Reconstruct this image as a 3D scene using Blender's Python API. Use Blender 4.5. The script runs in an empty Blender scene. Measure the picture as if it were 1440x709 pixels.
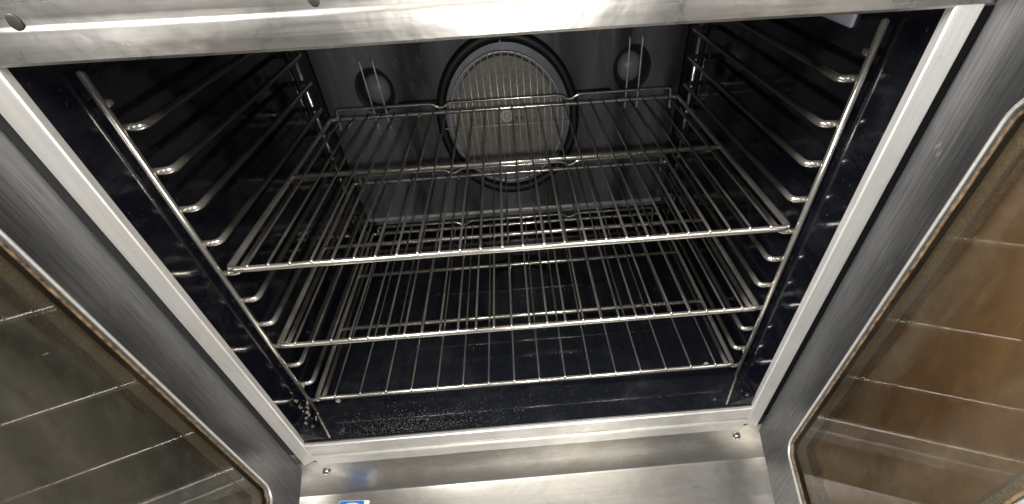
import bpy, bmesh, math, random
from mathutils import Vector, Matrix
random.seed(7)
SC = bpy.context.scene
COL = SC.collection
PI = math.pi

# ------------------------------------------------------------------ camera
cam = bpy.data.cameras.new("camera")
cam.sensor_width = 36.0
cam.sensor_fit = 'HORIZONTAL'
cam.lens = 617.97 / 1440 * 36
cam.shift_x = 0.5 - 771.08 / 1440
cam.shift_y = (573.76 - 354.5) / 1440
cam.clip_start = 0.02
cam.clip_end = 100
cam_ob = bpy.data.objects.new("camera", cam)
COL.objects.link(cam_ob)
R_ = Vector((0.99626568, -0.07839406, -0.03618097))
U_ = Vector((0.08342321, 0.76599755, 0.6374075))
F_ = Vector((0.02225442, 0.63804555, -0.76967696))
m = Matrix.Identity(4)
for i in range(3):
    m[i][0], m[i][1], m[i][2] = R_[i], U_[i], -F_[i]
m.translation = Vector((0.0157, -0.5168, 0.5827))
cam_ob.matrix_world = m
SC.camera = cam_ob

# ------------------------------------------------------------------ world, lamps, exposure
world = bpy.data.worlds.new("World")
SC.world = world
world.use_nodes = True
bg = world.node_tree.nodes["Background"]
bg.inputs[0].default_value = (0.95, 0.97, 1.0, 1)
bg.inputs[1].default_value = 0.16


def area(name, loc, target, sx, sy, watts, color):
    l = bpy.data.lights.new(name, 'AREA')
    l.shape = 'RECTANGLE'
    l.size, l.size_y = sx, sy
    l.energy = watts
    l.color = color
    o = bpy.data.objects.new(name, l)
    COL.objects.link(o)
    o.location = loc
    o.rotation_euler = (Vector(target) - Vector(loc)).to_track_quat('-Z', 'Y').to_euler()
    return o


area("ceiling_light", (-0.9, -0.75, 1.6), (0.1, -0.1, 0.1), 0.5, 1.2, 66, (1.0, 0.97, 0.92))
area("ceiling_light", (0.75, -1.3, 1.75), (0, 0, 0.1), 0.5, 1.2, 60, (1.0, 0.95, 0.86))
fl = bpy.data.lights.new("phone_lamp", 'POINT')
fl.energy = 8.5
fl.shadow_soft_size = 0.012
fl.color = (1.0, 0.97, 0.93)
flo = bpy.data.objects.new("phone_lamp", fl)
COL.objects.link(flo)
flo.location = (0.02, -0.53, 0.555)

vs = SC.view_settings
vs.view_transform = 'Standard'
vs.look = 'None'
vs.exposure = 0.15
vs.gamma = 1.0
vs.use_curve_mapping = False
SC.cycles.use_denoising = True
SC.cycles.max_bounces = 8


# ------------------------------------------------------------------ material helpers
class NT:
    def __init__(self, name):
        self.m = bpy.data.materials.new(name)
        self.m.use_nodes = True
        self.t = self.m.node_tree
        self.b = self.t.nodes["Principled BSDF"]

    def n(self, kind, **kw):
        x = self.t.nodes.new(kind)
        for k, v in kw.items():
            setattr(x, k, v)
        return x

    def l(self, a, b):
        self.t.links.new(a, b)

    def coords(self, scale=(1, 1, 1), rot=(0, 0, 0)):
        tc = self.n('ShaderNodeTexCoord')
        mp = self.n('ShaderNodeMapping')
        mp.inputs['Scale'].default_value = scale
        mp.inputs['Rotation'].default_value = rot
        self.l(tc.outputs['Object'], mp.inputs[0])
        return mp.outputs[0]

    def varied(self, scale=(1, 1, 1)):
        """object coordinates shifted by a random amount per object, so copies do not repeat"""
        oi = self.n('ShaderNodeObjectInfo')
        x = self.n('ShaderNodeVectorMath', operation='MULTIPLY_ADD')
        x.inputs[1].default_value = (17.0, 31.0, 23.0)
        self.l(oi.outputs['Random'], x.inputs[0])
        self.l(self.coords(scale), x.inputs[2])
        return x.outputs[0]

    def noise(self, vec, scale, detail=4, rough=0.55, dist=0.0):
        x = self.n('ShaderNodeTexNoise')
        x.inputs['Scale'].default_value = scale
        x.inputs['Detail'].default_value = detail
        x.inputs['Roughness'].default_value = rough
        x.inputs['Distortion'].default_value = dist
        self.l(vec, x.inputs['Vector'])
        return x.outputs['Fac']

    def ramp(self, fac, stops):
        x = self.n('ShaderNodeValToRGB')
        e = x.color_ramp.elements
        while len(e) > 1:
            e.remove(e[-1])
        e[0].position = stops[0][0]
        c = stops[0][1]
        e[0].color = c if isinstance(c, tuple) else (c, c, c, 1)
        for p, c in stops[1:]:
            q = e.new(p)
            q.color = c if isinstance(c, tuple) else (c, c, c, 1)
        self.l(fac, x.inputs[0])
        return x.outputs[0]

    def mix(self, fac, a, b, blend='MIX'):
        x = self.n('ShaderNodeMix', data_type='RGBA', blend_type=blend)
        for s, v in ((0, fac), (6, a), (7, b)):
            if hasattr(v, 'is_linked'):
                self.l(v, x.inputs[s])
            else:
                x.inputs[s].default_value = v
        return x.outputs[2]

    def math(self, op, a, b=0.0):
        x = self.n('ShaderNodeMath', operation=op)
        for s, v in ((0, a), (1, b)):
            if hasattr(v, 'is_linked'):
                self.l(v, x.inputs[s])
            else:
                x.inputs[s].default_value = v
        return x.outputs[0]

    def bump(self, h, strength, dist=0.001, prev=None):
        x = self.n('ShaderNodeBump')
        x.inputs['Strength'].default_value = strength
        x.inputs['Distance'].default_value = dist
        self.l(h, x.inputs['Height'])
        if prev is not None:
            self.l(prev, x.inputs['Normal'])
        return x.outputs[0]


def c4(r, g, b):
    return (r, g, b, 1)


def stainless(name, base, rough, brush=(1, 60, 60), dent=0.4, stain=0.3, dark=(0.16, 0.15, 0.14), metal=1.0, rvar=0.16, gcon=0.14, scratch=0.0, scrb=0.12):
    """brushed sheet steel: grain along one axis, smudges, stains, shallow dents, fine scratches"""
    k = NT(name)
    b = k.b
    b.inputs['Metallic'].default_value = metal
    obj = k.coords()
    grain = k.noise(k.coords(brush), 9, 3, 0.6)
    smudge = k.noise(obj, 9, 5, 0.6, 0.6)
    spots = k.noise(obj, 55, 5, 0.65, 0.3)
    col = k.mix(k.math('MULTIPLY', k.ramp(smudge, [(0.42, 0.0), (0.72, 1.0)]), stain), c4(*base), c4(*dark))
    col = k.mix(k.math('MULTIPLY', k.ramp(spots, [(0.62, 0.0), (0.72, 1.0)]), stain * 0.8), col, c4(*dark))
    fine = k.ramp(grain, [(0.3, 1 - gcon), (0.7, 1.0)])
    col = k.mix(1.0, col, fine, 'MULTIPLY')
    if scratch:
        w2 = k.noise(k.coords((26, 26, 3), (0.5, 0.2, 0.9)), 2.2, 2, 0.4)
        few = k.noise(obj, 16, 2, 0.5)
        sm = k.math('MULTIPLY', k.ramp(w2, [(0.494, 0.0), (0.5, 1.0), (0.506, 0.0)]), k.ramp(few, [(0.55, 0.0), (0.62, 1.0)]))
        col = k.mix(k.math('MULTIPLY', sm, scratch), col, c4(0.8, 0.8, 0.8))
    k.l(col, b.inputs['Base Color'])
    r = k.math('ADD', k.math('MULTIPLY', k.ramp(smudge, [(0.3, 0.0), (0.7, 1.0)]), rvar), rough - rvar * 0.4)
    r = k.math('ADD', r, k.math('MULTIPLY', grain, 0.10))
    k.l(r, b.inputs['Roughness'])
    nb = k.bump(grain, 0.12, 0.0003)
    d1 = k.noise(obj, 26, 3, 0.5, 0.2)
    nb = k.bump(k.ramp(d1, [(0.35, 0.0), (0.75, 1.0)]), dent, 0.002, nb)
    w = k.n('ShaderNodeTexNoise')
    w.inputs['Scale'].default_value = 5
    k.l(k.coords((14, 1.2, 1.2), (0.4, 0.3, 0.5)), w.inputs['Vector'])
    scr = k.ramp(w.outputs['Fac'], [(0.492, 0.0), (0.5, 1.0), (0.508, 0.0)])
    nb = k.bump(scr, scrb, 0.0006, nb)
    k.l(nb, b.inputs['Normal'])
    return k.m


def chrome(name, base, rough, soil=0.5, soil_col=(0.075, 0.06, 0.045), bend_glint=None):
    k = NT(name)
    b = k.b
    obj = k.varied()
    a = k.noise(obj, 14, 6, 0.6, 0.4)
    fine = k.noise(obj, 420, 3, 0.6)
    mask = k.math('MULTIPLY', k.ramp(a, [(0.25, 0.15), (0.75, 1.0)]), k.math('ADD', k.math('MULTIPLY', fine, 0.5), 0.75))
    mask = k.math('MULTIPLY', mask, soil)
    metal = c4(*base)
    if bend_glint:                        # lamp glint on a rail's front bend and dimness behind, put into the colour
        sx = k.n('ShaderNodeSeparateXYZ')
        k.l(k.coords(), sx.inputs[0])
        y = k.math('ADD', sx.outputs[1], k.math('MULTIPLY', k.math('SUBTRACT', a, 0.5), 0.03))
        metal = k.mix(k.ramp(y, [(0.012, 0.0), (0.045, 1.0)]), c4(*bend_glint), metal)
    k.l(k.mix(mask, metal, c4(*soil_col)), b.inputs['Base Color'])
    k.l(k.math('SUBTRACT', 1.0, k.math('MULTIPLY', mask, 0.8)), b.inputs['Metallic'])
    k.l(k.math('ADD', k.math('MULTIPLY', mask, 0.3), k.math('ADD', rough - 0.05, k.math('MULTIPLY', fine, 0.04))),
        b.inputs['Roughness'])
    k.l(k.bump(fine, 0.05, 0.0002), b.inputs['Normal'])
    return k.m


def enamel(name, base, rough, grime=0.3, grime_col=(0.06, 0.055, 0.05), fine_scale=30, streak=(1, 1, 1), bands=0.0):
    """glossy vitreous enamel with wiped grease film and specks"""
    k = NT(name)
    b = k.b
    obj = k.coords()
    a = k.noise(k.coords(streak), 8, 6, 0.62, 0.8)
    f = k.noise(obj, fine_scale, 5, 0.6, 0.4)
    sp = k.noise(obj, 300, 2, 0.5)
    band = k.noise(k.coords((5, 1, 0.7)), 2.2, 3, 0.5, 0.5)  # upright streaks of sheen mixed into the enamel colour
    mk = k.math('MULTIPLY', k.ramp(a, [(0.48, 0.0), (0.75, 1.0)]), k.ramp(f, [(0.35, 0.2), (0.7, 1.0)]))
    mk = k.math('MULTIPLY', mk, grime)
    spk = k.math('MULTIPLY', k.ramp(sp, [(0.71, 0.0), (0.76, 1.0)]), grime)
    col = k.mix(k.ramp(band, [(0.32, 0.0), (0.68, 1.0)]), c4(*[x * (1 - bands) for x in base]), c4(*[x * (1 + bands) for x in base]))
    col = k.mix(mk, col, c4(*grime_col))
    col = k.mix(spk, col, c4(*[min(1, x * 2.2) for x in grime_col]))
    k.l(col, b.inputs['Base Color'])
    k.l(k.math('ADD', rough, k.math('ADD', k.math('MULTIPLY', mk, 0.35), k.math('MULTIPLY', f, 0.03))), b.inputs['Roughness'])
    nb = k.bump(f, 0.06, 0.0008)
    k.l(k.bump(a, 0.08, 0.004, nb), b.inputs['Normal'])
    return k.m


def plain(name, base, rough=0.5, metal=0.0, var=0.25, scale=60, bump=0.2):
    k = NT(name)
    b = k.b
    f = k.noise(k.coords(), scale, 5, 0.6)
    k.l(k.mix(f, c4(*[x * (1 - var) for x in base]), c4(*[min(1, x * (1 + var)) for x in base])), b.inputs['Base Color'])
    b.inputs['Roughness'].default_value = rough
    b.inputs['Metallic'].default_value = metal
    k.l(k.bump(f, bump, 0.0006), b.inputs['Normal'])
    return k.m


def gritty(name, base, base2, scale):
    k = NT(name)
    b = k.b
    v = k.n('ShaderNodeTexVoronoi')
    v.inputs['Scale'].default_value = scale
    k.l(k.coords(), v.inputs['Vector'])
    f = k.noise(k.coords(), scale * 0.3, 4, 0.6)
    k.l(k.mix(k.math('MULTIPLY', v.outputs['Distance'], k.math('ADD', f, 0.6)), c4(*base), c4(*base2)), b.inputs['Base Color'])
    b.inputs['Roughness'].default_value = 0.45
    k.l(k.bump(v.outputs['Distance'], 0.6, 0.0012), b.inputs['Normal'])
    return k.m


def greasy_pane(name, c_low, c_high, speck):
    """inner pane under a baked grease film: opaque brown film with blotches, wipe marks and burnt specks"""
    k = NT(name)
    b = k.b
    obj = k.coords()
    a = k.noise(obj, 5, 5, 0.6, 0.8)
    st = k.noise(k.coords((1, 9, 9), (0.3, 0.6, 0.2)), 4, 4, 0.6)
    col = k.mix(k.ramp(a, [(0.3, 0.0), (0.72, 1.0)]), c4(*c_low), c4(*c_high))
    col = k.mix(k.math('MULTIPLY', k.ramp(st, [(0.5, 0.0), (0.7, 1.0)]), 0.35), col, c4(*[x * 1.35 for x in c_high]))
    sp = k.noise(obj, 190, 3, 0.6)
    clump = k.noise(obj, 14, 3, 0.5)
    m1 = k.math('MULTIPLY', k.ramp(sp, [(0.60, 0.0), (0.66, 1.0)]), k.ramp(clump, [(0.50, 0.0), (0.62, 1.0)]))
    col = k.mix(k.math('MULTIPLY', m1, speck), col, c4(0.45, 0.3, 0.15))
    k.l(col, b.inputs['Base Color'])
    k.l(k.math('ADD', 0.14, k.math('MULTIPLY', a, 0.2)), b.inputs['Roughness'])
    k.l(k.bump(a, 0.05, 0.002), b.inputs['Normal'])
    return k.m


def clear_pane(name, tint):
    """thin tempered glass: see-through, with the mirror strength of two glass faces"""
    k = NT(name)
    t = k.t
    t.nodes.remove(k.b)
    out = [n for n in t.nodes if n.type == 'OUTPUT_MATERIAL'][0]
    tr = k.n('ShaderNodeBsdfTransparent')
    tr.inputs[0].default_value = c4(*tint)
    gl = k.n('ShaderNodeBsdfGlossy')
    gl.inputs['Roughness'].default_value = 0.02
    film = k.n('ShaderNodeBsdfDiffuse')
    film.inputs[0].default_value = (0.46, 0.41, 0.33, 1)
    fr = k.n('ShaderNodeFresnel')
    fr.inputs[0].default_value = 1.5
    a = k.noise(k.coords((3, 3, 0.8), (0.5, 0.1, 0)), 5, 6, 0.65, 0.7)
    mx = k.n('ShaderNodeMixShader')
    k.l(k.math('MULTIPLY', k.ramp(a, [(0.40, 0.01), (0.75, 0.10)]), 1.0), mx.inputs[0])
    k.l(tr.outputs[0], mx.inputs[1])
    k.l(film.outputs[0], mx.inputs[2])
    m2 = k.n('ShaderNodeMixShader')
    k.l(fr.outputs[0], m2.inputs[0])
    k.l(mx.outputs[0], m2.inputs[1])
    k.l(gl.outputs[0], m2.inputs[2])
    k.l(m2.outputs[0], out.inputs[0])
    return k.m


M = dict(
    trim=stainless("stainless_trim", (0.78, 0.765, 0.735), 0.40, (1, 50, 50), 0.2, 0.3, metal=0.75),
    trim_v=stainless("stainless_trim_upright", (0.80, 0.785, 0.76), 0.45, (50, 50, 1), 0.14, 0.28, metal=0.65),
    panel=stainless("stainless_panel", (0.53, 0.515, 0.485), 0.33, (1, 50, 50), 0.20, 0.45, scratch=0.4),
    lintel=stainless("stainless_lintel", (0.54, 0.52, 0.485), 0.26, (1, 40, 40), 0.20, 0.65, rvar=0.14, scrb=0.0),
    door=stainless("stainless_door", (0.36, 0.366, 0.378), 0.34, (60, 60, 2), 0.03, 0.45, (0.17, 0.17, 0.18), 1.0, 0.07, 0.55, 0.5),
    lip=chrome("window_lip_steel", (0.62, 0.60, 0.56), 0.28, 0.35),
    chrome=chrome("rack_chrome", (0.74, 0.71, 0.65), 0.16, 0.25),
    wire=chrome("rack_wire_chrome", (0.52, 0.495, 0.45), 0.17, 0.25),
    rail=chrome("guide_chrome", (0.15, 0.143, 0.13), 0.17, 0.3, bend_glint=(0.80, 0.77, 0.71)),
    guard=plain("guard_wire_steel", (0.72, 0.71, 0.68), 0.35, 0.45, 0.12, 200, 0.05),
    wall=enamel("black_enamel_wall", (0.003, 0.0035, 0.006), 0.07, 0.4, (0.045, 0.045, 0.05), 25, (1, 1, 3)),
    floor=enamel("black_enamel_floor", (0.006, 0.007, 0.010), 0.05, 0.35, (0.05, 0.05, 0.055), 40),
    baffle=enamel("grey_enamel_baffle", (0.088, 0.090, 0.104), 0.22, 0.7, (0.22, 0.21, 0.195), 12, (2, 1, 0.6), 0.75),  # beige sheen patches painted through the grime colour
    recess=enamel("grey_enamel_recess", (0.30, 0.305, 0.345), 0.28, 0.3, (0.12, 0.115, 0.11), 12, (3, 1, 1), 0.4),
    disc=plain("speckled_fan_disc", (0.26, 0.245, 0.212), 0.55, 0.3, 0.75, 150, 0.6),
    black=plain("black_tube", (0.006, 0.006, 0.008), 0.5, 0.0, 0.3, 60, 0.3),
    hole=plain("black_hole", (0.004, 0.004, 0.005), 0.8, 0.0, 0.2, 60, 0.0),
    lens=plain("frosted_lamp_glass", (0.20, 0.205, 0.225), 0.3, 0.0, 0.12, 40, 0.05),
    screw=plain("screw_steel", (0.5, 0.49, 0.46), 0.3, 1.0, 0.2, 200, 0.2),
    darkscrew=plain("dark_screw", (0.05, 0.048, 0.045), 0.4, 0.6, 0.3, 200, 0.2),
    seal=gritty("baked_window_seal", (0.42, 0.33, 0.20), (0.75, 0.62, 0.42), 480),
    pane_r=greasy_pane("brown_grease_pane", (0.42, 0.25, 0.11), (0.74, 0.50, 0.26), 0.9),
    pane_l=greasy_pane("dark_grease_pane", (0.13, 0.135, 0.12), (0.58, 0.56, 0.47), 0.3),
    glass_r=clear_pane("brown_tinted_glass", (0.97, 0.94, 0.88)),
    glass_l=clear_pane("grey_tinted_glass", (0.95, 0.95, 0.93)),
    blue=plain("blue_print", (0.015, 0.16, 0.55), 0.35, 0.0, 0.1, 60, 0.0),
    white=plain("white_print", (0.75, 0.75, 0.72), 0.4, 0.0, 0.08, 60, 0.0),
    edge=gritty("browned_glass_edge", (0.012, 0.010, 0.008), (0.20, 0.13, 0.07), 160),
    crumb=plain("pale_crumb", (0.28, 0.262, 0.23), 0.8, 0.0, 0.2, 400, 0.4),
    grease=gritty("baked_grease", (0.04, 0.034, 0.028), (0.26, 0.235, 0.2), 260),
)


# ------------------------------------------------------------------ mesh helpers
def link(name, me, parent=None, loc=None):
    o = bpy.data.objects.new(name, me)
    COL.objects.link(o)
    if parent is not None:
        o.parent = parent
    if loc is not None:
        o.location = loc
    return o


def empty(name, label, cat, loc=(0, 0, 0), group=None):
    o = link(name, None, None, loc)
    o.empty_display_size = 0.05
    o['label'] = label
    o['category'] = cat
    if group:
        o['group'] = group
    return o


def mesh_of(name, bm, mat, smooth=True, toward=None):
    bmesh.ops.recalc_face_normals(bm, faces=bm.faces)
    if toward is not None:          # an open sheet: make it face a given way
        for f in bm.faces:
            if f.normal.dot(toward) < 0:
                f.normal_flip()
    me = bpy.data.meshes.new(name)
    bm.to_mesh(me)
    bm.free()
    for mt in (mat if isinstance(mat, (list, tuple)) else [mat]):
        me.materials.append(mt)
    if smooth:
        for p in me.polygons:
            p.use_smooth = True
    return me


def rounded_path(pts, r, seg=5, closed=False):
    """round the corners of a polyline"""
    pts = [Vector(p) for p in pts]
    n = len(pts)
    out = []
    for i, p in enumerate(pts):
        if not closed and i in (0, n - 1):
            out.append(p)
            continue
        a, b = pts[i - 1], pts[(i + 1) % n]
        da, db = (a - p), (b - p)
        rr = min(r, da.length * 0.49, db.length * 0.49)
        p0, p1 = p + da.normalized() * rr, p + db.normalized() * rr
        for k in range(seg + 1):
            t = k / seg
            out.append(p0 * (1 - t) ** 2 + p * 2 * t * (1 - t) + p1 * t * t)
    return out


def tube_into(bm, pts, r, seg=10, closed=False):
    pts = [Vector(p) for p in pts]
    n = len(pts)
    rings = []
    prev = None
    for i, p in enumerate(pts):
        if closed:
            d = (pts[(i + 1) % n] - pts[i - 1]).normalized()
        else:
            d = (pts[min(i + 1, n - 1)] - pts[max(i - 1, 0)]).normalized()
        if prev is None:
            up = Vector((0, 0, 1)) if abs(d.z) < 0.9 else Vector((1, 0, 0))
            x = d.cross(up).normalized()
        else:
            x = (prev - d * prev.dot(d)).normalized()
        prev = x
        y = d.cross(x)
        rings.append([bm.verts.new(p + (x * math.cos(2 * PI * k / seg) + y * math.sin(2 * PI * k / seg)) * r) for k in range(seg)])
    rng = range(n if closed else n - 1)
    for i in rng:
        a, b = rings[i], rings[(i + 1) % n]
        for k in range(seg):
            bm.faces.new((a[k], a[(k + 1) % seg], b[(k + 1) % seg], b[k]))
    if not closed:
        for ring, q, s in ((rings[0], pts[0], -1), (rings[-1], pts[-1], 1)):
            d = (pts[0] - pts[1]).normalized() if s < 0 else (pts[-1] - pts[-2]).normalized()
            c = bm.verts.new(q + d * r * 0.45)
            for k in range(seg):
                bm.faces.new((ring[k], ring[(k + 1) % seg], c))


def tube(name, pts, r, mat, parent=None, seg=10, closed=False):
    bm = bmesh.new()
    tube_into(bm, pts, r, seg, closed)
    return link(name, mesh_of(name, bm, mat), parent)


def box_bm(bm, lo, hi, bevel=0.0, seg=2):
    r = bmesh.ops.create_cube(bm, size=1)
    vs_ = r['verts']
    lo, hi = Vector(lo), Vector(hi)
    for v in vs_:
        v.co = Vector([lo[i] + (v.co[i] + 0.5) * (hi[i] - lo[i]) for i in range(3)])
    if bevel:
        es = list({e for v in vs_ for e in v.link_edges})
        bmesh.ops.bevel(bm, geom=es, offset=bevel, segments=seg, profile=0.5, affect='EDGES', clamp_overlap=True)


def smooth_by_angle(me, ang=40):
    me.set_sharp_from_angle(angle=math.radians(ang))


def box(name, lo, hi, mat, parent=None, bevel=0.0, seg=2):
    bm = bmesh.new()
    box_bm(bm, lo, hi, bevel, seg)
    me = mesh_of(name, bm, mat, bevel > 0)
    if bevel:
        smooth_by_angle(me, 50)
    return link(name, me, parent)


def prism(name, prof, axis_lo, axis_hi, axis, mat, parent=None, bevel=0.0, smooth=True, cuts=0):
    """extrude a closed 2-D profile along axis ('x': profile is (y,z))"""
    bm = bmesh.new()
    f = []
    nn = cuts + 2
    rings = []
    for i in range(nn):
        a = axis_lo + (axis_hi - axis_lo) * i / (nn - 1)
        ring = []
        for p in prof:
            if axis == 'x':
                co = (a, p[0], p[1])
            elif axis == 'z':
                co = (p[0], p[1], a)
            else:
                co = (p[0], a, p[1])
            ring.append(bm.verts.new(co))
        rings.append(ring)
    n = len(prof)
    for i in range(nn - 1):
        for k in range(n):
            bm.faces.new((rings[i][k], rings[i][(k + 1) % n], rings[i + 1][(k + 1) % n], rings[i + 1][k]))
    bm.faces.new(rings[0])
    bm.faces.new(rings[-1][::-1])
    me = mesh_of(name, bm, mat, smooth)
    smooth_by_angle(me, 35)
    return link(name, me, parent)


def disc_bm(bm, c, r0, r1, y, seg=48, thick=0.0):
    """annulus (or disc when r0 == 0) in the XZ plane facing -Y, with a rim of given thickness going +Y"""
    cx, cz = c
    outer = [bm.verts.new((cx + r1 * math.cos(2 * PI * k / seg), y, cz + r1 * math.sin(2 * PI * k / seg))) for k in range(seg)]
    if r0 > 0:
        inner = [bm.verts.new((cx + r0 * math.cos(2 * PI * k / seg), y, cz + r0 * math.sin(2 * PI * k / seg))) for k in range(seg)]
        for k in range(seg):
            bm.faces.new((outer[k], outer[(k + 1) % seg], inner[(k + 1) % seg], inner[k]))
    else:
        bm.faces.new(outer)
    if thick:
        back = [bm.verts.new((v.co.x, v.co.y + thick, v.co.z)) for v in outer]
        for k in range(seg):
            bm.faces.new((outer[k], outer[(k + 1) % seg], back[(k + 1) % seg], back[k]))


def plate_with_holes(name, x0, x1, z0, z1, y, thick, holes, mat, parent):
    """sheet in XZ with round holes that have a wall of the sheet's thickness: cut with a boolean-free grid fan"""
    bm = bmesh.new()
    seg = 48
    # split the sheet into vertical bands, each holding at most one hole
    hs = sorted(holes)
    xs = [x0] + [(hs[i][0] + hs[i][2] + hs[i + 1][0] - hs[i + 1][2]) / 2 for i in range(len(hs) - 1)] + [x1]
    for i, (cx, cz, r) in enumerate(hs):
        a, b = xs[i], xs[i + 1]
        circ, rim = [], []
        for k in range(seg):
            t = 2 * PI * k / seg
            dx, dz = math.cos(t), math.sin(t)
            circ.append((cx + r * dx, cz + r * dz))
            s = 1e9
            if dx > 1e-9: s = min(s, (b - cx) / dx)
            if dx < -1e-9: s = min(s, (a - cx) / dx)
            if dz > 1e-9: s = min(s, (z1 - cz) / dz)
            if dz < -1e-9: s = min(s, (z0 - cz) / dz)
            rim.append((cx + s * dx, cz + s * dz))
        V = [bm.verts.new((p[0], y, p[1])) for p in circ]
        W = [bm.verts.new((p[0], y, p[1])) for p in rim]
        B = [bm.verts.new((p[0], y + thick, p[1])) for p in circ]
        for k in range(seg):
            q = (k + 1) % seg
            bm.faces.new((V[k], V[q], W[q], W[k]))
            bm.faces.new((V[k], V[q], B[q], B[k]))
            # corner triangle where the two rim points lie on different sides
            for cxx in (a, b):
                for czz in (z0, z1):
                    p, p2 = rim[k], rim[q]
                    on1 = abs(p[0] - cxx) < 1e-7 or abs(p2[0] - cxx) < 1e-7
                    on2 = abs(p[1] - czz) < 1e-7 or abs(p2[1] - czz) < 1e-7
                    same = (abs(p[0] - p2[0]) < 1e-7) or (abs(p[1] - p2[1]) < 1e-7)
                    if on1 and on2 and not same:
                        bm.faces.new((W[k], W[q], bm.verts.new((cxx, y, czz))))
    me = mesh_of(name, bm, mat, False)
    return link(name, me, parent)


# ------------------------------------------------------------------ the oven
YF = -0.066           # front plane of the opening
XW = 0.378            # inner half width
ZT = 0.508            # cavity height
YB = 0.600            # baffle in front of the fan
YR = 0.668            # rear wall behind it
oven = empty('convection_oven', 'stainless steel convection oven standing open, black enamel cavity seen from above', 'oven')

for s in (-1, 1):
    o = box('cavity_wall', (min(s * XW, s * (XW + 0.012)), YF + 0.002, -0.012), (max(s * XW, s * (XW + 0.012)), YR, ZT + 0.012), M['wall'], oven)
box('cavity_floor', (-XW + 0.001, YF + 0.002, -0.012), (XW - 0.001, YR, 0.0), M['floor'], oven)
box('cavity_ceiling', (-XW + 0.001, YF + 0.03, ZT), (XW - 0.001, YR, ZT + 0.012), M['wall'], oven)
box('rear_wall', (-XW + 0.001, YR - 0.012, 0.001), (XW - 0.001, YR + 0.002, ZT - 0.001), M['recess'], oven)

# baffle with the fan opening and two lamp openings
FANC = (0.0, 0.243)
LAMPS = ((-0.268, 0.312), (0.270, 0.322))
holes = [(FANC[0] + 0.003, FANC[1], 0.152)] + [(x, z, 0.040) for x, z in LAMPS]
plate_with_holes('fan_baffle', -XW + 0.0015, XW - 0.0015, 0.046, ZT - 0.002, YB, 0.03, holes, M['baffle'], oven)
box('baffle_lip', (-XW + 0.003, YB - 0.004, 0.038), (XW - 0.003, YB + 0.022, 0.0455), M['guard'], oven, 0.0015)
# plenum sheet behind the opening
bm = bmesh.new()
disc_bm(bm, FANC, 0, 0.165, YB + 0.032, 64, 0.004)
link('plenum_panel', mesh_of('plenum_panel', bm, M['recess'], False), oven)

# heating element: a black tube ring round the fan; straight tails added for the back stop's shadow
ring = [(FANC[0] + 0.003 + 0.146 * math.cos(2 * PI * k / 72), YB - 0.001, FANC[1] + 0.146 * math.sin(2 * PI * k / 72)) for k in range(72)]
bm = bmesh.new()
tube_into(bm, ring, 0.0105, 10, True)
for s in (-1, 1):
    tube_into(bm, [(s * 0.144, YB - 0.004, 0.288), (s * 0.225, YB - 0.004, 0.288)], 0.0035, 8)
link('element_and_stop_shadow', mesh_of('element_and_stop_shadow', bm, M['black']), oven)

# fan disc with hub
bm = bmesh.new()
disc_bm(bm, FANC, 0, 0.113, YB + 0.004, 72, 0.02)
disc = link('fan_disc', mesh_of('fan_disc', bm, M['disc'], False), oven)
bm = bmesh.new()
disc_bm(bm, (FANC[0], FANC[1] + 0.008), 0.007, 0.0125, YB + 0.0005, 32, 0.003)
disc_bm(bm, (FANC[0], FANC[1] + 0.008), 0, 0.0055, YB - 0.001, 24, 0.004)
link('hub', mesh_of('hub', bm, M['guard'], False), disc)
bm = bmesh.new()
disc_bm(bm, (FANC[0], FANC[1] + 0.008), 0, 0.0072, YB + 0.0028, 24, 0)
link('hub_recess', mesh_of('hub_recess', bm, M['hole'], False), disc)
for dx, dz in ((0.021, 0.002), (0.032, 0.002)):
    bm = bmesh.new()
    disc_bm(bm, (FANC[0] + dx, FANC[1] + dz), 0, 0.0022, YB + 0.0015, 12, 0.002)
    link('rivet', mesh_of('rivet', bm, M['darkscrew'], False), disc)

# wire guard in front of the fan
YG = YB - 0.012
guard = link('fan_guard', None, oven)
GR = 0.123
tube('guard_ring', [(FANC[0] + GR * math.cos(2 * PI * k / 72), YG, FANC[1] + GR * math.sin(2 * PI * k / 72)) for k in range(72)], 0.0016, M['guard'], guard, 8, True)
NW = 17
for i in range(NW):
    x = (i - (NW - 1) / 2) * 0.01385
    h = math.sqrt(max(GR * GR - x * x, 0)) + 0.001
    if h < 0.02:
        continue
    tube('guard_wire', [(FANC[0] + x, YG - 0.0024, FANC[1] - h), (FANC[0] + x + random.uniform(-1, 1) * 0.0006, YG - 0.0024, FANC[1]), (FANC[0] + x, YG - 0.0024, FANC[1] + h)], 0.0014, M['guard'], guard, 6)
tube('guard_bar', [(FANC[0] - GR - 0.012, YG + 0.0025, FANC[1] - 0.006), (FANC[0] + GR + 0.008, YG + 0.0025, FANC[1] - 0.006)], 0.0014, M['guard'], guard, 6)
tube('guard_hook', rounded_path([(FANC[0], YG + 0.001, FANC[1] + GR - 0.004), (FANC[0], YG + 0.001, FANC[1] + GR + 0.018), (FANC[0], YB + 0.004, FANC[1] + GR + 0.018)], 0.004), 0.0013, M['guard'], guard, 6)
for s in (-1, 1):
    tube('guard_hook', rounded_path([(FANC[0] + s * (GR + 0.01), YG + 0.002, FANC[1] - 0.006), (FANC[0] + s * (GR + 0.014), YG + 0.002, FANC[1] - 0.006), (FANC[0] + s * (GR + 0.014), YB + 0.004, FANC[1] - 0.006)], 0.003), 0.0014, M['guard'], guard, 6)

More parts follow.
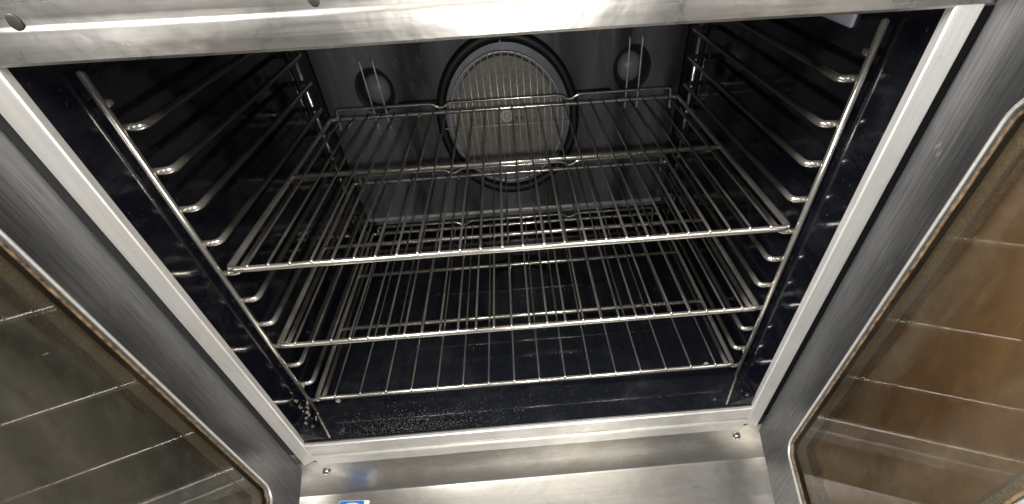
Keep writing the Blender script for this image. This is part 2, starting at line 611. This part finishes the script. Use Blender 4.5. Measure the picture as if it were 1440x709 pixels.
# two interior lamps with a pair of upright guard wires each
for x, z in LAMPS:
    lamp = link('oven_lamp', None, oven)
    bm = bmesh.new()
    disc_bm(bm, (x, z), 0.0, 0.040, YB + 0.026, 40, 0.003)
    link('lamp_socket', mesh_of('lamp_socket', bm, M['hole'], False), lamp)
    bm = bmesh.new()
    bmesh.ops.create_uvsphere(bm, u_segments=28, v_segments=16, radius=0.0265)
    for v in bm.verts:
        v.co = Vector((v.co.x + x + (0.004 if x < 0 else -0.004), v.co.y * 0.7 + YB + 0.012, v.co.z + z + 0.001))
    link('lamp_glass', mesh_of('lamp_glass', bm, M['lens']), lamp)
    for dx in (-0.012, 0.0135):
        xx = x + dx
        tube('guard_wire', rounded_path([(xx, YB + 0.004, z + 0.052), (xx, YB - 0.012, z + 0.052), (xx + 0.001, YB - 0.012, z - 0.068), (xx + 0.001, YB + 0.004, z - 0.068)], 0.004), 0.0016, M['guard'], lamp, 8)

# seal strips round the opening (flat stainless flange)
SW = 0.0255
YS = YF - 0.004
for s in (-1, 1):
    a, b = s * (XW - 0.001), s * (XW - 0.001 + SW)
    prof = [(a, YF + 0.006), (a, YS + 0.0015), (a + s * 0.0015, YS), (b - s * 0.002, YS), (b, YS + 0.002), (b, YF + 0.03), (b - s * 0.004, YF + 0.03), (b - s * 0.004, YF + 0.006)]
    o = prism('side_flange', prof, -0.0585, ZT + 0.018, 'z', M['trim_v'], oven)
    # mitred lower end
    for v in o.data.vertices:
        if v.co.z < -0.05:
            v.co.z += (abs(b) - abs(v.co.x)) * 0.5
prof = [(YF + 0.004, -0.0035), (YS + 0.002, -0.0035), (YS, -0.005), (YS, -0.029), (YS + 0.002, -0.0305), (YF + 0.02, -0.0305), (YF + 0.02, -0.0035)]
prism('sill_flange', prof, -XW + 0.0015, XW - 0.0015, 'x', M['trim'], oven, cuts=20)
prof = [(YS - 0.002, -0.0315), (YS - 0.004, -0.034), (YS - 0.004, -0.054), (YS - 0.001, -0.0565), (YF + 0.02, -0.0565), (YF + 0.02, -0.0315)]
o = prism('sill_channel', prof, -0.3745, 0.3745, 'x', M['trim'], oven, cuts=20)
for v in o.data.vertices:
    if abs(v.co.x) > 0.37:
        v.co.x -= math.copysign((-0.0315 - v.co.z) * 0.4, v.co.x) * -0.0 + math.copysign((v.co.z + 0.0565) * -0.0 + 0.006 * ((v.co.z < -0.05)), v.co.x)
    if v.co.y < YF:
        v.co.z += 0.0008 * math.sin(v.co.x * 31 + 1) * math.sin(v.co.x * 12)
# upper flange and rolled lintel over the opening
prof = [(YF + 0.03, ZT + 0.0125), (YF + 0.03, ZT - 0.002), (YS + 0.002, ZT - 0.004), (YS, ZT - 0.002), (YS - 0.0001, ZT + 0.004), (YS - 0.0003, ZT + 0.015),
        (YS + 0.0001, ZT + 0.0165), (YS + 0.0009, ZT + 0.0180), (YS + 0.0015, ZT + 0.0195), (YS + 0.0012, ZT + 0.023), (YS + 0.0011, ZT + 0.034), (YS + 0.0008, ZT + 0.06), (YS + 0.0008, ZT + 0.22), (YF + 0.03, ZT + 0.22)]
o = prism('front_lintel', prof, -0.46, 0.46, 'x', M['lintel'], oven, cuts=60)
for v in o.data.vertices:
    if v.co.y < YF - 0.001:
        v.co.z += 0.0004 * math.sin(v.co.x * 13 + 0.4)
        v.co.y += 0.0006 * math.sin(v.co.x * 13 + v.co.z * 60)
# lintel screw, and a flat dark smudge in the left corner
for x, z, r in ((-0.1235, ZT + 0.0245, 0.0048), (-0.3395, ZT + 0.0215, 0.005)):
    bm = bmesh.new()
    bmesh.ops.create_uvsphere(bm, u_segments=16, v_segments=10, radius=r)
    for v in bm.verts:
        v.co = Vector((v.co.x + x, v.co.y * 0.14 + YS + 0.0009, v.co.z + z))
    sc_ = link('screw', mesh_of('screw', bm, M['darkscrew']), oven)
    if x > -0.2:
        box('screw_slot', (x - r * 0.6, YS + 0.0009 - r * 0.16, z - 0.0005), (x + r * 0.6, YS + 0.0009 - r * 0.12, z + 0.0005), M['screw'], sc_)

# recessed panel under the sill, its folded ledge and two screws
prof = [(YF + 0.001, -0.057), (YF - 0.001, -0.07), (YF - 0.0015, -0.11), (YF - 0.0005, -0.158), (YF - 0.004, -0.1635), (YF - 0.010, -0.1655), (YF - 0.03, -0.168), (YF - 0.10, -0.178), (YF - 0.30, -0.205),
        (YF - 0.30, -0.209), (YF + 0.02, -0.172), (YF + 0.02, -0.057)]
o = prism('lower_panel', prof, -0.47, 0.47, 'x', M['panel'], oven, cuts=80)
for v in o.data.vertices:
    x = v.co.x
    if v.co.y < YF + 0.01 and -0.15 < v.co.z < -0.06:
        for sx in (-0.378, 0.378):
            d = (x - sx)
            v.co.y += 0.006 * math.exp(-(d / 0.03) ** 2) * (1 if v.co.z < -0.08 else 0.4)
        v.co.y += 0.0007 * math.sin(x * 19 + 1)
for s in (-1, 1):
    bm = bmesh.new()
    bmesh.ops.create_uvsphere(bm, u_segments=16, v_segments=10, radius=0.0068)
    for v in bm.verts:
        v.co = Vector((v.co.x + s * 0.378, v.co.y * 0.6 + YF + 0.0005, v.co.z - 0.092))
    link('screw', mesh_of('screw', bm, M['screw']), oven)
# dark body behind the door hinges
for s in (-1, 1):
    box('front_post', (min(s * 0.4045, s * 0.47), YF + 0.021, -0.16), (max(s * 0.4045, s * 0.47), YF + 0.05, ZT + 0.012), M['hole'], oven)
    # floor corner fillets
    A = [(s * 0.3765, 0.004, 0.0008), (s * 0.334, YF + 0.004, 0.0008), (s * 0.3765, YF + 0.004, 0.0008), (s * 0.3765, YF + 0.004, 0.022), (s * 0.3765, 0.004, 0.012), (s * 0.362, YF + 0.004, 0.016)]
    bm = bmesh.new()
    V = [bm.verts.new(p) for p in A]
    for f in ((0, 1, 5, 4), (4, 5, 3), (1, 2, 3, 5), (0, 2, 1), (0, 4, 3, 2)):
        bm.faces.new([V[i] for i in f])
    link('corner_fillet', mesh_of('corner_fillet', bm, M['wall'], False), oven)
    tube('fillet_weld', [(s * 0.3745, 0.004, 0.002), (s * 0.334, YF + 0.006, 0.002)], 0.0018, M['grease'], oven, 6)
# baked-on grease runs at the left front corner
bm = bmesh.new()
for (x0, y0, z0, x1, y1, z1, r) in ((-0.3745, -0.004, 0.03, -0.372, -0.03, 0.0, 0.005), (-0.374, -0.03, 0.02, -0.366, -0.056, 0.002, 0.004), (-0.375, -0.018, 0.06, -0.374, -0.026, 0.018, 0.003),
                                  (-0.366, -0.01, 0.002, -0.368, -0.05, 0.002, 0.004)):
    p0, p1 = Vector((x0, y0, z0)), Vector((x1, y1, z1))
    for k in range(14):
        t = k / 13
        c = p0.lerp(p1, t) + Vector((random.uniform(-1, 1) * 0.0015, random.uniform(-1, 1) * 0.004, random.uniform(-1, 1) * 0.002))
        mm = Matrix.Translation(c) @ Matrix.Diagonal((0.35, 1, 1, 1))
        bmesh.ops.create_icosphere(bm, subdivisions=1, radius=r * random.uniform(0.4, 1.0), matrix=mm)
o = link('baked_grease', mesh_of('baked_grease', bm, M['grease']), oven)
o['kind'] = 'stuff'

# small mounting plate high on the right wall
box('wall_plate', (XW - 0.004, 0.058, 0.470), (XW + 0.001, 0.132, 0.497), M['recess'], oven, 0.002)

# blue maker's sticker on the ledge (its near part is outside the picture)
st = Vector((-0.378, -0.0855, -0.1668))
ux = Vector((1, -0.07, 0.01)).normalized(); uy = Vector((-0.07, -0.0695 / 0.07, -0.0100 / 0.07)).normalized()
nz = ux.cross(-uy).normalized() if ux.cross(-uy).z > 0 else -ux.cross(-uy).normalized()


def onledge(a, b, h):
    return st + ux * a + uy * b + nz * h


def sheet(name, pts, h, mat, parent):
    bm = bmesh.new()
    top = [bm.verts.new(onledge(a, b, h)) for a, b in pts]
    bot = [bm.verts.new(onledge(a, b, h - 0.0004)) for a, b in pts]
    bm.faces.new(top)
    n = len(pts)
    for i in range(n):
        bm.faces.new((top[i], top[(i + 1) % n], bot[(i + 1) % n], bot[i]))
    return link(name, mesh_of(name, bm, mat, False), parent)


def rrect(x0, y0, x1, y1, r, seg=5):
    out = []
    for cx, cy, a in ((x1 - r, y1 - r, 0), (x0 + r, y1 - r, 90), (x0 + r, y0 + r, 180), (x1 - r, y0 + r, 270)):
        for k in range(seg + 1):
            t = math.radians(a + 90 * k / seg)
            out.append((cx + r * math.cos(t), cy + r * math.sin(t)))
    return out


sticker = sheet('sticker', rrect(-0.001, -0.001, 0.058, 0.036, 0.003), 0.0022, M['white'], oven)
sticker['label'] = 'blue sticker with a white oval on the lower ledge'
sheet('blue_field', rrect(0, 0, 0.048, 0.035, 0.003), 0.0028, M['blue'], sticker)
arc = [(0.026 + 0.021 * math.cos(math.radians(a)), 0.018 + 0.0135 * math.sin(math.radians(a))) for a in range(0, 361, 10)]
bm = bmesh.new()
tube_into(bm, [onledge(a, b, 0.0028) for a, b in arc[:-1]], 0.0011, 6, True)
link('oval_line', mesh_of('oval_line', bm, M['white']), sticker)


# ------------------------------------------------------------------ doors
DA = math.radians(78)


def door(s, pane, glass):
    """s = -1 left, 1 right. Local axes: along the door, up, out of its inner face"""
    H = Vector((s * 0.4055, -0.071, 0))
    u = Vector((-s * math.cos(DA), -math.sin(DA), 0))
    n = Vector((-s * math.sin(DA), math.cos(DA), 0))
    if n.x * s > 0:
        n = -n
    up = Vector((0, 0, 1))

    def W(a, b, c):
        return H + u * a + up * b + n * c

    L, Z0, Z1, T = 0.385, -0.066, 0.585, 0.045
    wa0, wa1, wb0, wb1, rr = 0.101, 0.335, 0.026, 0.470, 0.018
    oval = rrect(wa0, wb0, wa1, wb1, rr, 6)
    root = link('door', None, oven)
    # skin: outer rectangle to window opening, rounded hinge edge, opening wall
    bm = bmesh.new()
    outer = []
    for (a, b) in oval:
        # matching point on the outer rectangle (same corner sector)
        ca = 0 if a < (wa0 + wa1) / 2 else L
        cb = Z0 if b < (wb0 + wb1) / 2 else Z1
        outer.append((a, b, ca, cb))
    inn = [bm.verts.new(W(a, b, 0)) for a, b in oval]
    wall = [bm.verts.new(W(a, b, -0.03)) for a, b in oval]
    nn = len(oval)
    ro = 0.007
    rect = {}
    for key, (a, b) in {'00': (0, Z0), '10': (L, Z0), '11': (L, Z1), '01': (0, Z1)}.items():
        rect[key] = [bm.verts.new(W(a + (ro if a == 0 else -ro), b + (ro if b == Z0 else -ro), 0))]
        for t in (30, 60, 90):
            q = ro * (1 - math.sin(math.radians(t)))
            rect[key].append(bm.verts.new(W(a + (q if a == 0 else -q), b + (q if b == Z0 else -q), -ro * (1 - math.cos(math.radians(t))))))
        rect[key].append(bm.verts.new(W(a, b, -T)))
    order = ['11', '01', '00', '10']
    seg = nn // 4
    for c in range(4):
        v = rect[order[c]][0]
        for k in range(c * seg, c * seg + seg - 1):
            bm.faces.new((inn[k], inn[k + 1], v))
        k = c * seg + seg - 1
        bm.faces.new((inn[k], inn[(k + 1) % nn], rect[order[(c + 1) % 4]][0], v))
    for k in range(nn):
        bm.faces.new((inn[k], inn[(k + 1) % nn], wall[(k + 1) % nn], wall[k]))
    for c in range(4):
        A, B = rect[order[c]], rect[order[(c + 1) % 4]]
        for j in range(4):
            bm.faces.new((A[j], B[j], B[j + 1], A[j + 1]))
    bm.faces.new([rect[k][4] for k in order])
    me = mesh_of('door_panel', bm, M['door'])
    smooth_by_angle(me, 35)
    link('door_panel', me, root)
    # raised lip round the window: two thin rolled beads
    pts = [W(a, b, 0.0012) for a, b in rrect(wa0 - 0.004, wb0 - 0.004, wa1 + 0.004, wb1 + 0.004, rr + 0.004, 6)]
    tube('window_lip', pts, 0.0018, M['trim'], root, 8, True)
    pts = [W(a, b, -0.0005) for a, b in rrect(wa0 + 0.0022, wb0 + 0.0022, wa1 - 0.0022, wb1 - 0.0022, rr - 0.002, 6)]
    tube('window_seal', pts, 0.0017, M['edge'], root, 8, True)
    # front glass
    bm = bmesh.new()
    bm.faces.new([bm.verts.new(W(a, b, -0.004)) for a, b in rrect(wa0 + 0.0005, wb0 + 0.0005, wa1 - 0.0005, wb1 - 0.0005, rr - 0.001, 6)])
    link('window_glass', mesh_of('window_glass', bm, glass, False, n), root)
    # spacer between the panes: a gritty baked band with a rounded inner edge
    o1 = rrect(wa0 + 0.001, wb0 + 0.001, wa1 - 0.001, wb1 - 0.001, rr - 0.001, 6)
    o2 = rrect(wa0 + 0.019, wb0 + 0.024, wa1 - 0.019, wb1 - 0.024, 0.008, 6)
    bm = bmesh.new()
    A = [bm.verts.new(W(a, b, -0.009)) for a, b in o1]
    B = [bm.verts.new(W(a, b, -0.009)) for a, b in o2]
    D = [bm.verts.new(W(a, b, -0.020)) for a, b in o2]
    for k in range(nn):
        q = (k + 1) % nn
        bm.faces.new((A[k], A[q], B[q], B[k]))
        bm.faces.new((B[k], B[q], D[q], D[k]))
    link('pane_spacer', mesh_of('pane_spacer', bm, M['seal'], False), root)
    tube('spacer_bead', [W(a, b, -0.0095) for a, b in o2], 0.0016, M['lip'], root, 6, True)
    # outer pane under its grease film
    bm = bmesh.new()
    bm.faces.new([bm.verts.new(W(a, b, -0.020)) for a, b in o1])
    link('outer_pane', mesh_of('outer_pane', bm, pane, False, n), root)
    return root


d = door(-1, M['pane_l'], M['glass_l'])
d['label'] = 'left door with a dark grey window'
d = door(1, M['pane_r'], M['glass_r'])
d['label'] = 'right door with a brown grease stained window'

# ------------------------------------------------------------------ rack guides on the side walls
RAIL0, RSTEP, NR = 0.0245, 0.0415, 11


def rack_guide(s, label):
    g = empty('rack_guide', label, 'rack guide', (s * 0.3705, 0, 0.0), 'chromed wire rack guides on the cavity walls')
    x0 = 0.0
    tube('front_rod', [(x0, 0.0, 0.006), (x0, 0.0, 0.486)], 0.0038, M['chrome'], g, 12)
    tube('rear_rod', [(x0, 0.506, 0.006), (x0, 0.506, 0.486)], 0.0036, M['chrome'], g, 10)
    xi = -s * 0.018
    pts = rounded_path([(s * 0.004, 0.0075, 0), (xi, 0.0075, 0), (xi, 0.4985, 0), (s * 0.004, 0.4985, 0)], 0.013, 6)
    bm = bmesh.new()
    tube_into(bm, pts, 0.0037, 10)
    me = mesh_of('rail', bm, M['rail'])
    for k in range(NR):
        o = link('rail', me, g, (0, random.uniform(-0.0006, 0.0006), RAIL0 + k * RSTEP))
    # hooks that hang the guide on the wall
    for zz in (0.46, 0.06):
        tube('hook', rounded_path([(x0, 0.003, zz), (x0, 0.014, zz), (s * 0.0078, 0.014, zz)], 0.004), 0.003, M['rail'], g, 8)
    return g


rack_guide(-1, 'chromed wire rack guide with eleven rails on the left cavity wall beside the dark window')
rack_guide(1, 'chromed wire rack guide with eleven rails on the right cavity wall beside the brown window')

# ------------------------------------------------------------------ wire racks
D = 0.5437
HW = 0.3588


def wire_rack(z, label, n_wires, x_first, x_last, bars, dy=0.0):
    g = empty('wire_rack', label, 'oven rack', (0, dy, z), 'chromed wire racks on the rails')
    fr = 0.0040
    pts = rounded_path([(-HW, 0, 0), (HW, 0, 0), (HW, D, 0), (-HW, D, 0)], 0.010, 5, True)
    tube('frame', pts, fr, M['chrome'], g, 12, True)
    for t in bars:
        tube('cross_bar', [(-HW + 0.003, t * D, -0.0004), (HW - 0.003, t * D, -0.0004)], fr * 0.98, M['chrome'], g, 10)
    # raised back stop with two dips and two legs that hook under the frame
    zt = 0.0165
    half = [(0.345, D - 0.006, -0.017), (0.3435, D - 0.002, -0.017), (0.341, D - 0.002, zt), (0.149, D - 0.002, zt), (0.137, D - 0.002, zt - 0.0075), (0.127, D - 0.002, zt - 0.0075), (0.114, D - 0.002, zt)]
    path = [(-x, y, q) for x, y, q in half] + [(x, y, q) for x, y, q in half[::-1]]
    tube('back_stop', rounded_path(path, 0.006, 4), 0.0026, M['chrome'], g, 8)
    wr = 0.0017
    bm = bmesh.new()
    tube_into(bm, [(0, -0.0022, fr * 0.55), (0, -0.0008, fr + 0.0004), (0, 0.004, fr + wr * 0.75), (0, D * 0.5, fr + wr * 0.7), (0, D - 0.002, fr + wr * 0.75)], wr, 7)
    # weld bead where the wire meets the front bar
    bmesh.ops.create_icosphere(bm, subdivisions=1, radius=0.0026, matrix=Matrix.Translation((0, -0.0008, fr * 0.72)))
    me = mesh_of('wire', bm, M['wire'])
    for i in range(n_wires):
        x = x_first + (x_last - x_first) * i / (n_wires - 1)
        o = link('wire', me, g, (x + random.uniform(-1, 1) * 0.0006, 0, random.uniform(-1, 1) * 0.0002))
        o.rotation_euler = (0, 0, random.uniform(-1, 1) * 0.0014)
    return g


wire_rack(0.2823, 'top wire rack with closely spaced wires in front of the fan', 26, -0.3325, 0.3325, (0.5,))
wire_rack(0.1562, 'middle wire rack with closely spaced wires between the other two racks', 26, -0.3325, 0.3325, (0.5,), -0.0025)
wire_rack(0.0328 - 0.0006, 'lowest wire rack with widely spaced wires just above the black floor', 16, -0.3265, 0.3265, (1 / 3, 2 / 3), 0.0025)


# ------------------------------------------------------------------ crumbs
def crumb(loc, r, label, seed):
    rnd = random.Random(seed)
    bm = bmesh.new()
    bmesh.ops.create_icosphere(bm, subdivisions=2, radius=r)
    for v in bm.verts:
        v.co *= rnd.uniform(0.75, 1.2)
        v.co.z *= 0.7
    zmin = min(v.co.z for v in bm.verts)
    for v in bm.verts:
        v.co.z -= zmin
    o = link('crumb', mesh_of('crumb', bm, M['crumb']), None, loc)
    o['label'] = label
    o['category'] = 'crumb'
    return o


crumb((0.328, 0.035, 0.0), 0.0052, 'pale round crumb on the black floor beside the right end of the lowest rack', 1)
crumb((-0.338, 0.02, 0.0), 0.0045, 'small pale crumb on the black floor by the left end of the lowest rack', 2)

bm = bmesh.new()
for i in range(2400):
    q = random.random()
    if q < 0.55:      # drift of grains at the left front
        x = random.gauss(-0.20, 0.07)
        y = -0.066 + abs(random.gauss(0.018, 0.016)) + 0.004
    elif q < 0.85:
        x = random.triangular(-0.36, 0.36, -0.3)
        y = -0.062 + abs(random.gauss(0, 0.06))
    else:
        x = random.uniform(-0.36, 0.36)
        y = random.uniform(-0.06, 0.55)
    if not (-0.372 < x < 0.372) or y < -0.061 or (abs(x) > 0.33 and y < 0.01):
        continue
    r = random.uniform(0.00018, 0.00042) * (1.7 if random.random() < 0.08 else 1)
    c = Vector((x, y, r * 0.6))
    V = [bm.verts.new(c + Vector(p) * r) for p in ((1, 0, 0), (0, 1, 0), (-1, 0, 0), (0, -1, 0), (0, 0, 1))]
    for k in range(4):
        bm.faces.new((V[k], V[(k + 1) % 4], V[4]))
o = link('salt_grains', mesh_of('salt_grains', bm, M['crumb'], False))
o['kind'] = 'stuff'
o['label'] = 'scattered pale grains of salt and crumbs on the black oven floor'
o['category'] = 'grains'
